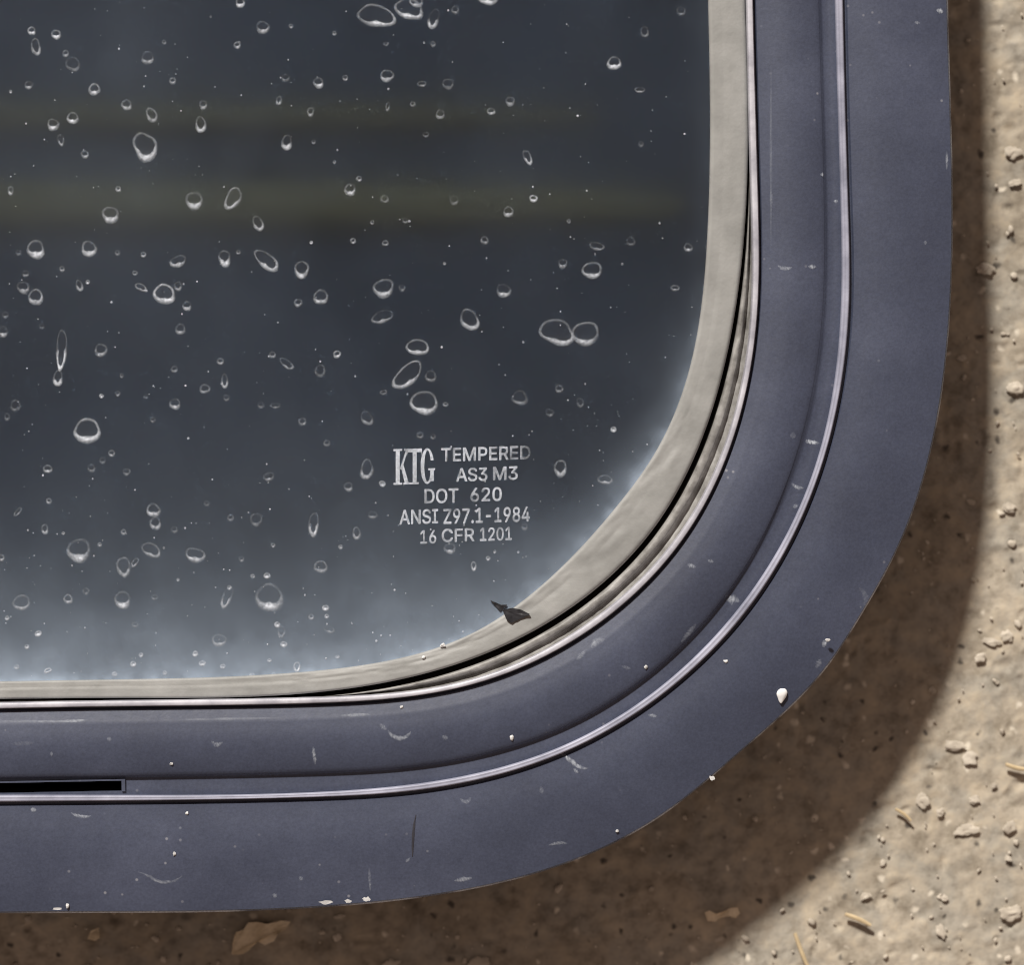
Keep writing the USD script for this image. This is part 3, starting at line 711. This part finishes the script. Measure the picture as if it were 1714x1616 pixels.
# ------------------------------------------------------------------ scuffs, chips, specks and painted ridge highlights on the frame
def surface_z(p):
    """height of the frame face at a drawing point"""
    q = unrot(p)
    q = np.array([q[0], q[1]])
    best = None
    seq = [('F', 'B0'), ('B0', 'B1'), ('B1', 'CH'), ('CH', 'L0'), ('L0', 'L1')]
    names = ['F', 'B0', 'B1', 'CH', 'L0', 'L1']
    ang = math.atan2(q[1] - C0[1], q[0] - C0[0]); r = math.hypot(*(q - C0))
    rr = []
    for k in names:
        w = Q[k][2:-2] - C0
        rr.append(np.interp(ang, np.arctan2(w[:, 1], w[:, 0]), np.hypot(w[:, 0], w[:, 1])))
    for i in range(5):
        if rr[i] >= r >= rr[i + 1]:
            f = (rr[i] - r) / (rr[i] - rr[i + 1])
            rows = [(t[2], t[3]) for t in frame_rows[3:] if t[0] == names[i] and t[1] == names[i + 1] and t[2] not in (0.03, 0.004, 0.0, 0.3) or (t[0] == names[i] and t[3] > -29 and t[1] == names[i + 1])]
            if names[i] == 'B0': return 0.6
            if names[i] == 'L0': return 10
            fs, zs = zip(*rows)
            return float(np.interp(f, fs, zs))
    return -8.0


def stroke(path, w, density, name='scuff_and_glint', material=None, label=None, parent=None, lift=0.35):
    """a thin smear along a path of drawing points, lying on the frame's face"""
    path = np.asarray(path, float)
    k = 16
    t = np.linspace(0, len(path) - 1, k)
    xs = np.interp(t, np.arange(len(path)), path[:, 0]); ys = np.interp(t, np.arange(len(path)), path[:, 1])
    if len(path) >= 3:
        tck, _ = splprep(path.T, s=0, k=2); xs, ys = splev(np.linspace(0, 1, k), tck)
    P = np.column_stack([xs, ys]); T = np.gradient(P, axis=0); T /= np.linalg.norm(T, axis=1)[:, None] + 1e-9
    N = np.column_stack([-T[:, 1], T[:, 0]])
    u = np.linspace(0, 1, k); prof = np.sin(np.pi * np.clip(u, 0.02, 0.98)) ** 0.5
    V, D = [], []
    for j, (off, d) in enumerate([(-1, 0), (-.4, 1), (.4, 1), (1, 0)]):
        R = P + N * (off * w * prof * nrng.uniform(0.7, 1.2, k))[:, None]
        for a, pr, nn in zip(R, prof, range(k)):
            q = unrot(a)
            V.append((q[0] * S, -q[1] * S, (H + surface_z(a) + lift + (0.25 if d else 0)) * S)); D.append(density * d * pr * nrng.uniform(0.25, 1.25))
    F = []
    for j in range(3):
        for i in range(k - 1):
            a = j * k + i
            F += [(a, a + 1, a + k + 1), (a, a + k + 1, a + k)]
    v, f = upward((np.array(V), np.column_stack([np.array(F), np.array(F)[:, 2]])))
    f = f[np.array([len(set(t_)) == 3 for t_ in f])]
    return obj(name, (v, f), material or M_MINERAL, parent or fr, smooth=True, attr={'film': np.array(D)}, label=label)


SCUFFS_AND_GLINTS = [([(1301,445),(1312,450),(1325,448)],3.5,.35),([(1352,447),(1366,447)],3.5,.5),([(1345,737),(1358,740),(1372,742)],4,.6),([(1322,728),(1332,731)],5,.15),
 ([(1326,809),(1335,816),(1346,817)],3.5,.4),([(1330,845),(1334,851)],5,.3),([(1212,1004),(1226,1003),(1238,1008)],7,.33),([(1220,996),(1226,1014)],4,.3),
 ([(938,1262),(955,1274),(968,1284),(985,1287)],4,.45),([(960,1288),(968,1295)],3,.35),([(650,1222),(662,1234),(676,1235),(688,1224)],4,.38),([(636,1212),(648,1222)],4,.18),
 ([(525,1250),(528,1280)],3.5,.4),([(230,1462),(246,1468),(262,1477),(290,1477),(304,1468)],3,.28),([(118,1362),(134,1368),(152,1367)],3,.42),([(50,1356),(60,1358)],4,.4),
 ([(570,1198),(622,1196)],3,.22),([(617,1455),(619,1495)],2.5,.22),([(918,1418),(932,1414),(950,1415)],3,.3),([(1085,1198),(1100,1200)],3,.32),
 ([(740,1232),(750,1237)],4,.22),([(770,1338),(782,1343),(788,1336)],4,.2),([(905,1318),(908,1330)],4,.15),([(1140,1075),(1165,1045)],4,.14),([(1150,945),(1164,950)],4,.3),([(1184,938),(1194,941)],3,.28),
 ([(990,1085),(1000,1074),(1012,1071)],6,.22),([(965,1105),(980,1090)],4,.2),([(1040,1115),(1056,1120)],3,.16),([(1380,1085),(1383,1072)],5,.55),([(1368,1120),(1376,1105)],5,.22),
 ([(355,1240),(362,1246),(374,1242)],4,.25),([(180,1237),(188,1237)],4,.25),([(85,1262),(90,1262)],4,.28),([(1290,320),(1291,345)],3,.12),([(1290,100),(1290,420)],2.2,.09),  # the strokes down the band ridge are its highlight, painted as film
 ([(0,1208),(130,1208)],2.4,.16),([(95,1208),(150,1206)],2.6,.28),([(300,1205),(470,1202)],2.2,.12),([(455,1500),(462,1505)],4,.25),([(500,1470),(506,1476)],4,.25),  # long strokes first: ridge highlight painted along the bottom band
 ([(1373,292),(1380,292)],3.5,.4),([(1396,336),(1404,336)],3,.45),([(1532,35),(1542,36)],3,.25),([(1570,13),(1582,16)],4.5,.55),([(1548,404),(1554,406)],4,.2),([(1588,250),(1588,282)],2.5,.35),
 ([(300,1385),(302,1390)],3,.2),([(1440,985),(1452,1003),(1448,1020)],5,.10),([(20,1245),(60,1243)],4,.07),([(760,1478),(790,1473)],4,.4),([(680,1440),(684,1444)],5,.25)]
for path, w, d in SCUFFS_AND_GLINTS:
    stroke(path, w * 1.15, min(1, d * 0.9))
M_DARKSCRATCH = simple('dark_scratch', (0.02, 0.02, 0.03), (0.035, 0.035, 0.045), 500, 0.6)
stroke([(696,1365),(692,1392),(691,1410),(690,1436)], 2.2, 1, 'scratch', M_DARKSCRATCH, label='thin dark upright scratch on the lower flange')


def nugget(rx, ry, rz, seed, sub=1, rough=0.25):
    b = trimesh.creation.icosphere(subdivisions=sub)
    r = np.random.default_rng(seed)
    k = 1 + rough * (meshkit.noise(b.vertices * 1.7 + r.uniform(0, 50), seed) - 0.5) * 2
    b.vertices = b.vertices * k[:, None] * [rx * S, ry * S, rz * S]
    return b


def put(mesh, x, y, z, turn=0):
    m = mesh.copy()
    m.apply_transform(trimesh.transformations.rotation_matrix(-math.radians(turn), [0, 0, 1]))
    m.apply_translation(world([(x, y)], z)[0])
    return m


M_DROP = mat('white_paint', {'p': ('principled_bsdf', {'base_color': (0.78, 0.78, 0.78), 'roughness': 0.3})}, [], 'p.BSDF')
drip = manifold3d.Manifold.batch_hull([man(nugget(10, 8.5, 4, 3, 1, .1)), man(nugget(2.5, 4, 1.5, 4, 1, .1)).translate((-7 * S, -12 * S, -1 * S))]).refine_to_length(2.2 * S)
dm = drip.to_mesh()
drip = trimesh.Trimesh(dm.vert_properties[:, :3], dm.tri_verts)
trimesh.smoothing.filter_taubin(drip, iterations=12)
drip.vertices += 0.8 * S * (meshkit.noise(drip.vertices / S * 0.25, 5)[:, None] - 0.5) * [1, 1, 0.4]
obj('paint_drip', put(drip, 1309, 1161, surface_z((1309, 1161)) + 2, -20), M_DROP, smooth=True, label='bright white drip of dried paint near the flange corner', category='paint drip')
for (x, y, rx, ry, t) in [(1215,1108,5.5,4.5,'tiny white grit grain on the flange between bead and paint drip'), (1386,1072,6,4.5,'small white grit grain near the outer corner edge of the flange'),
                          (857,1236,4.5,6.5,'small white grit grain beside the channel below the lettering'), (1081,1117,4.5,4.5,'small white grit grain in the curved channel at the corner'),
                          (1033,1392,4,3.5,'tiny white grit grain near the bottom curve of the flange'), (292,1430,4,5,'tiny white grit grain on the lower flange at left'),
                          (313,1362,4,4,'tiny white grit grain just under the bead right of the slot'), (287,1279,4,4,'tiny white grit grain above the channel right of the slot'),
                          (672,1184,4,4,'tiny white grit grain under the inner lip below the lettering'), (113,1517,4,6,'small white grit grain on the lower flange edge at left'),
                          (741,1081,6,5,'bright white grit grain on the gasket below the lettering'), (709,1101,4,4,'second bright grit grain on the gasket, lower left of the brightest')]:
    z = surface_z((x, y)) if y > 1105 and x > 0 and (x, y) not in [(741, 1081), (709, 1101)] else -7
    obj('grit_grain', put(nugget(rx * .66, ry * .66, 1.8, int(x + y), 2, .5), x, y, z + 0.6), M_CHIP, smooth=True, label=t, category='grit grain', group='white grit grains on the frame')
# chipped paint along the lower edge of the flange
for k, (x, y, w, h) in enumerate([(545,1513,24,7),(582,1511,12,7),(613,1508,15,9),(95,1524,20,4),(1193,1304,12,8)]):
    r = np.random.default_rng(50 + k)
    ph = np.linspace(0, 2 * np.pi, 11, endpoint=False)
    pol = Polygon([(math.cos(a) * w / 2 * r.uniform(.6, 1.1), math.sin(a) * h / 2 * r.uniform(.55, 1.2)) for a in ph]).buffer(0)
    cm = trimesh.creation.extrude_polygon(pol if pol.geom_type == 'Polygon' else max(pol.geoms, key=lambda g: g.area), 2.0, engine='earcut')
    cm.vertices = cm.vertices * S
    q = unrot((x, y))
    cm.vertices += [q[0] * S, -q[1] * S, (H + max(surface_z((x, y)), -14) + 0.2) * S]
    obj('chipped_edge', cm, M_CHIP, fr, smooth=False)

# torn scrap of black rubber on the gasket
def curled(poly, thick, z0, curl):
    m = trimesh.creation.extrude_polygon(Polygon(poly).buffer(0.8).segmentize(5), thick, engine='earcut')
    for _ in range(2):
        m = trimesh.Trimesh(*trimesh.remesh.subdivide(m.vertices, m.faces))
    v = m.vertices
    d = v - v.mean(0)
    z = z0 + v[:, 2] + curl * ((0.9 * d[:, 0] + 0.5 * d[:, 1]) / 22.0) ** 2 + 1.5 * meshkit.noise(v * [0.2, 0.2, 0], 8)
    m.vertices = np.column_stack([(v[:, 0] - CX) * S, (v[:, 1] + CY) * S, (H + z) * S])
    return m


sc = curled([(842, -1022), (858, -1019), (872, -1022), (886, -1029), (872, -1035), (856, -1043), (848, -1036)], 3.0, -7.0, 2.5)
sc2 = curled([(822, -1007), (838, -1014), (848, -1014), (837, -1023)], 1.5, -14.2, 1.5)  # dark sheet that draws the scrap's shadow in the glass
xs = UsdGeom.Xform.Define(stage, '/World/rubber_scrap')
data(xs.GetPrim(), label='torn black rubber scrap stuck on the gasket under the lettering', category='rubber scrap')
obj('torn_flap', sc, M_SCRAP, xs.GetPrim(), smooth=40)
obj('scrap_shadow', sc2, M_SCRAP, xs.GetPrim(), smooth=False)

# ------------------------------------------------------------------ added strips under the glass, made up to give its pale bands
for (y0, y1, x1, zt, t) in [(180, 206, 1000, 20, 'added strip under the glass standing in for a pale band, upper of two'), (316, 366, 1150, 32, 'added strip under the glass standing in for a pale band, lower and brighter of two')]:
    k = (CAM + H - zt) / CAM
    X0, X1 = -1500, (x1 - CX) * k
    ya, yb = -(y1 - CY) * k, -(y0 - CY) * k
    half = (yb - ya) / 2 * 1.5
    th = np.linspace(0, math.pi, 15)
    V, F = [], []
    stations = np.concatenate([np.linspace(X0, X1 - 950, 6), X1 - 950 + 950 * np.sin(np.linspace(0, math.pi / 2, 14))[1:]])
    for x in stations:
        t_ = np.clip((x - (X1 - 950)) / 950, 0, 1)
        w_ = math.sqrt(max(1e-4, 1 - t_ ** 2))
        V += [(x * S, ((ya + yb) / 2 + half * math.cos(q) * (0.35 + 0.65 * w_)) * S, (4 + zt * math.sin(q) ** 0.9 * w_) * S) for q in th]
    for i in range(len(stations) - 1):
        for j in range(14):
            k0 = i * 15 + j
            F += [(k0, k0 + 15, k0 + 16), (k0, k0 + 16, k0 + 1)]
    a = upward((np.array(V), np.column_stack([np.array(F), np.array(F)[:, 2]])))
    a = (a[0], np.array([t3 for t3 in a[1] if len(set(t3)) == 3]))
    obj('added_strip', a, M_BAND, smooth=50, label=t, category='wood strip', group='added strips under the window')

# ------------------------------------------------------------------ litter on the concrete
GZF = -H + 2


def flake(poly, x, y, seed, thick=3):
    p = Polygon(poly).buffer(1.5).buffer(-1.5)
    m = trimesh.creation.extrude_polygon(p.segmentize(6), thick, engine='earcut')
    m = trimesh.Trimesh(*trimesh.remesh.subdivide(m.vertices, m.faces))
    v = m.vertices
    c = np.array(p.centroid.coords[0])
    z = v[:, 2] + 7 * (meshkit.noise(np.column_stack([v[:, :2] * 0.06, v[:, 2] * 0]), seed)) + 2
    k = (CAM + H) / CAM
    m.vertices = np.column_stack([(v[:, 0] - CX) * k * S, -(v[:, 1] - CY) * k * S, z * S])
    m.invert()
    return m


obj('bark_flake', flake([(388,1597),(390,1578),(396,1560),(408,1556),(416,1544),(432,1543),(448,1547),(470,1541),(487,1543),(478,1556),(466,1562),(460,1575),(444,1582),(432,1576),(424,1584),(418,1590),(408,1596),(400,1598)], 0, 0, 4), M_FLAKE,
    smooth=30, label='largest ragged tan flake on the shaded concrete below the frame', category='flake', group='tan flakes on the concrete')
obj('bark_flake', flake([(147,1572),(153,1558),(166,1553),(168,1570),(160,1575)], 0, 0, 6), M_FLAKE, smooth=30, label='small squarish tan flake on shaded concrete at lower left', category='flake', group='tan flakes on the concrete')
obj('bark_flake', flake([(1179,1527),(1187,1524),(1198,1530),(1210,1526),(1222,1520),(1234,1519),(1238,1529),(1231,1537),(1220,1533),(1205,1537),(1196,1543),(1184,1542)], 0, 0, 8), M_FLAKE, smooth=30, label='bone-shaped pale flake at the rim of the shadow', category='flake', group='tan flakes on the concrete')


def straw(a, b, r, bend, label):
    n_, k = 9, 7
    A, B = np.array(a, float), np.array(b, float)
    t = np.linspace(0, 1, n_)[:, None]
    N = np.array([-(B - A)[1], (B - A)[0]]) / np.linalg.norm(B - A)
    c = A + (B - A) * t + N * (bend * np.sin(np.pi * t))
    kk = (CAM + H) / CAM
    V = []
    for i in range(n_):
        rad = r * (0.75 + 0.35 * math.sin(3.0 * i / n_ + 0.4))
        for j in range(k):
            an = 2 * math.pi * j / k
            V.append([(c[i, 0] + N[0] * math.cos(an) * rad - CX) * kk * S, -(c[i, 1] + N[1] * math.cos(an) * rad - CY) * kk * S, (5 + r + math.sin(an) * rad) * S])
    F = []
    for i in range(n_ - 1):
        for j in range(k):
            a_, b_ = i * k + j, i * k + (j + 1) % k
            F += [(a_, b_, b_ + k), (a_, b_ + k, a_ + k)]
    for j in range(1, k - 1):
        F += [(0, j, j + 1), ((n_ - 1) * k, (n_ - 1) * k + j + 1, (n_ - 1) * k + j)]
    m = trimesh.Trimesh(np.array(V), np.array(F), process=False); m.fix_normals()
    obj('straw', m, M_STRAW, smooth=40, label=label, category='straw', group='bits of straw on the concrete')


straw((1330,1562), (1354,1624), 3.4, 1, 'dry straw pointing off the bottom edge beside the shadow')
straw((1414,1530), (1457,1549), 3.6, -1.5, 'short dry straw lying on sunlit concrete right of the bone-shaped flake')
straw((1682,1279), (1722,1288), 3.4, 2, 'dry straw cut off by the right edge of the photo')
straw((1498,1354), (1524,1374), 2.6, -2, 'thin dry straw at the edge of the curved shadow')
PEB = [(1686,1065,9,8,'pale pebble by the right edge at the height of the lower gasket'),(1641,1101,9,7,'round pale pebble left of the pebble by the right edge'),(1598,1249,17,8,'long flat pale pebble beside the shadow edge'),
 (1632,1339,8,7,'bright pebble on open concrete right of the shadow curve'),(1574,1360,7,6,'bright small pebble lower left of another bright pebble'),(1689,1385,11,9,'large pale pebble near the right edge, low down'),
 (1575,1560,7,11,'bright upright pebble near the bottom edge'),(1687,1438,6,5,'small grey-white pebble below the large one near the right edge'),(1203,1573,6,4,'small bright pebble under the bone-shaped flake'),
 (1247,1571,6,4,'small pale pebble at the shadow rim right of another below the bone-shaped flake'),(1664,1316,5,4,'tiny pale pebble above the bright pebble on open concrete'),(1582,1505,6,5,'pale pebble above the bright upright one'),
 (1450,1501,9,6,'pale oval pebble left of centre on the open sunlit concrete'),(1695,254,13,11,'largest pale pebble near the upper right edge'),(1700,305,11,5,'flat pale pebble under the largest one at upper right'),
 (563,1570,7,6,'round tan pebble in shadow right of the largest flake'),(47,1539,5,5,'bright tiny pebble in shadow under the lower left flange'),(800,1614,16,10,'tan pebble cut off by the bottom edge below the frame'),
 (655,1614,13,8,'tan pebble at the bottom edge, left of another one'),(273,1607,5,5,'tiny tan pebble in shadow left of the largest flake'),(568,1535,8,3,'flat tan chip in shadow just below the chipped flange edge'),
 (1690,1530,17,11,'broad pale stone near the lower right corner'),(1660,1075,12,6,'flat pale pebble just left of the pebble by the right edge'),(1545,1340,9,11,'upright pale stone near the shadow curve'),
 (1620,1390,18,8,'wide pale stone left of the large pebble low down'),(1625,1270,12,10,'pale stone below the long flat one beside the shadow'),(1650,450,14,9,'pale stone beside the shadow at right, middle height'),(1700,650,12,10,'pale stone at the right edge, middle height'),
 (1690,850,10,7,'small pale stone at right, above the pebbles by the edge'),(1610,600,7,5,'small stone half in the shadow edge at right')]
for k, (x, y, rx, ry, t) in enumerate(PEB):
    obj('pebble', put(nugget(rx, ry, min(rx, ry) * 0.28, 300 + k, 2, 0.7), x, y, GZF - 2.0, rng.uniform(-25, 25)), M_STONE, smooth=50, label=t, category='pebble', group='pebbles on the concrete')
# loose grit
V, F, tot = [], [], 0
g0 = trimesh.creation.icosphere(subdivisions=1)
for _ in range(1700):
    x, y = rng.uniform(-200, 1900), rng.uniform(-150, 1800)
    if not (x > 1480 or y > 1180): continue
    r = min(7, 1.4 + rng.expovariate(0.75))
    sh = np.array([r * rng.uniform(.7, 1.5), r * rng.uniform(.6, 1.1), r * rng.uniform(.3, .55)])
    jit = 1 + 0.55 * (nrng.random((42, 1)) - 0.5)
    a = rng.uniform(0, 6.28); c, s_ = math.cos(a), math.sin(a)
    v = g0.vertices * jit * sh
    v = np.column_stack([v[:, 0] * c - v[:, 1] * s_, v[:, 0] * s_ + v[:, 1] * c, v[:, 2]]) * S
    V.append(v + world([(x, y)], -H - 2 + sh[2] * -0.25)[0]); F.append(g0.faces + 42 * tot); tot += 1
obj('loose_grit', (np.vstack(V), np.vstack(F)), M_STONE, smooth=True, label='fine loose grit scattered over the concrete', category='grit', kind='stuff')
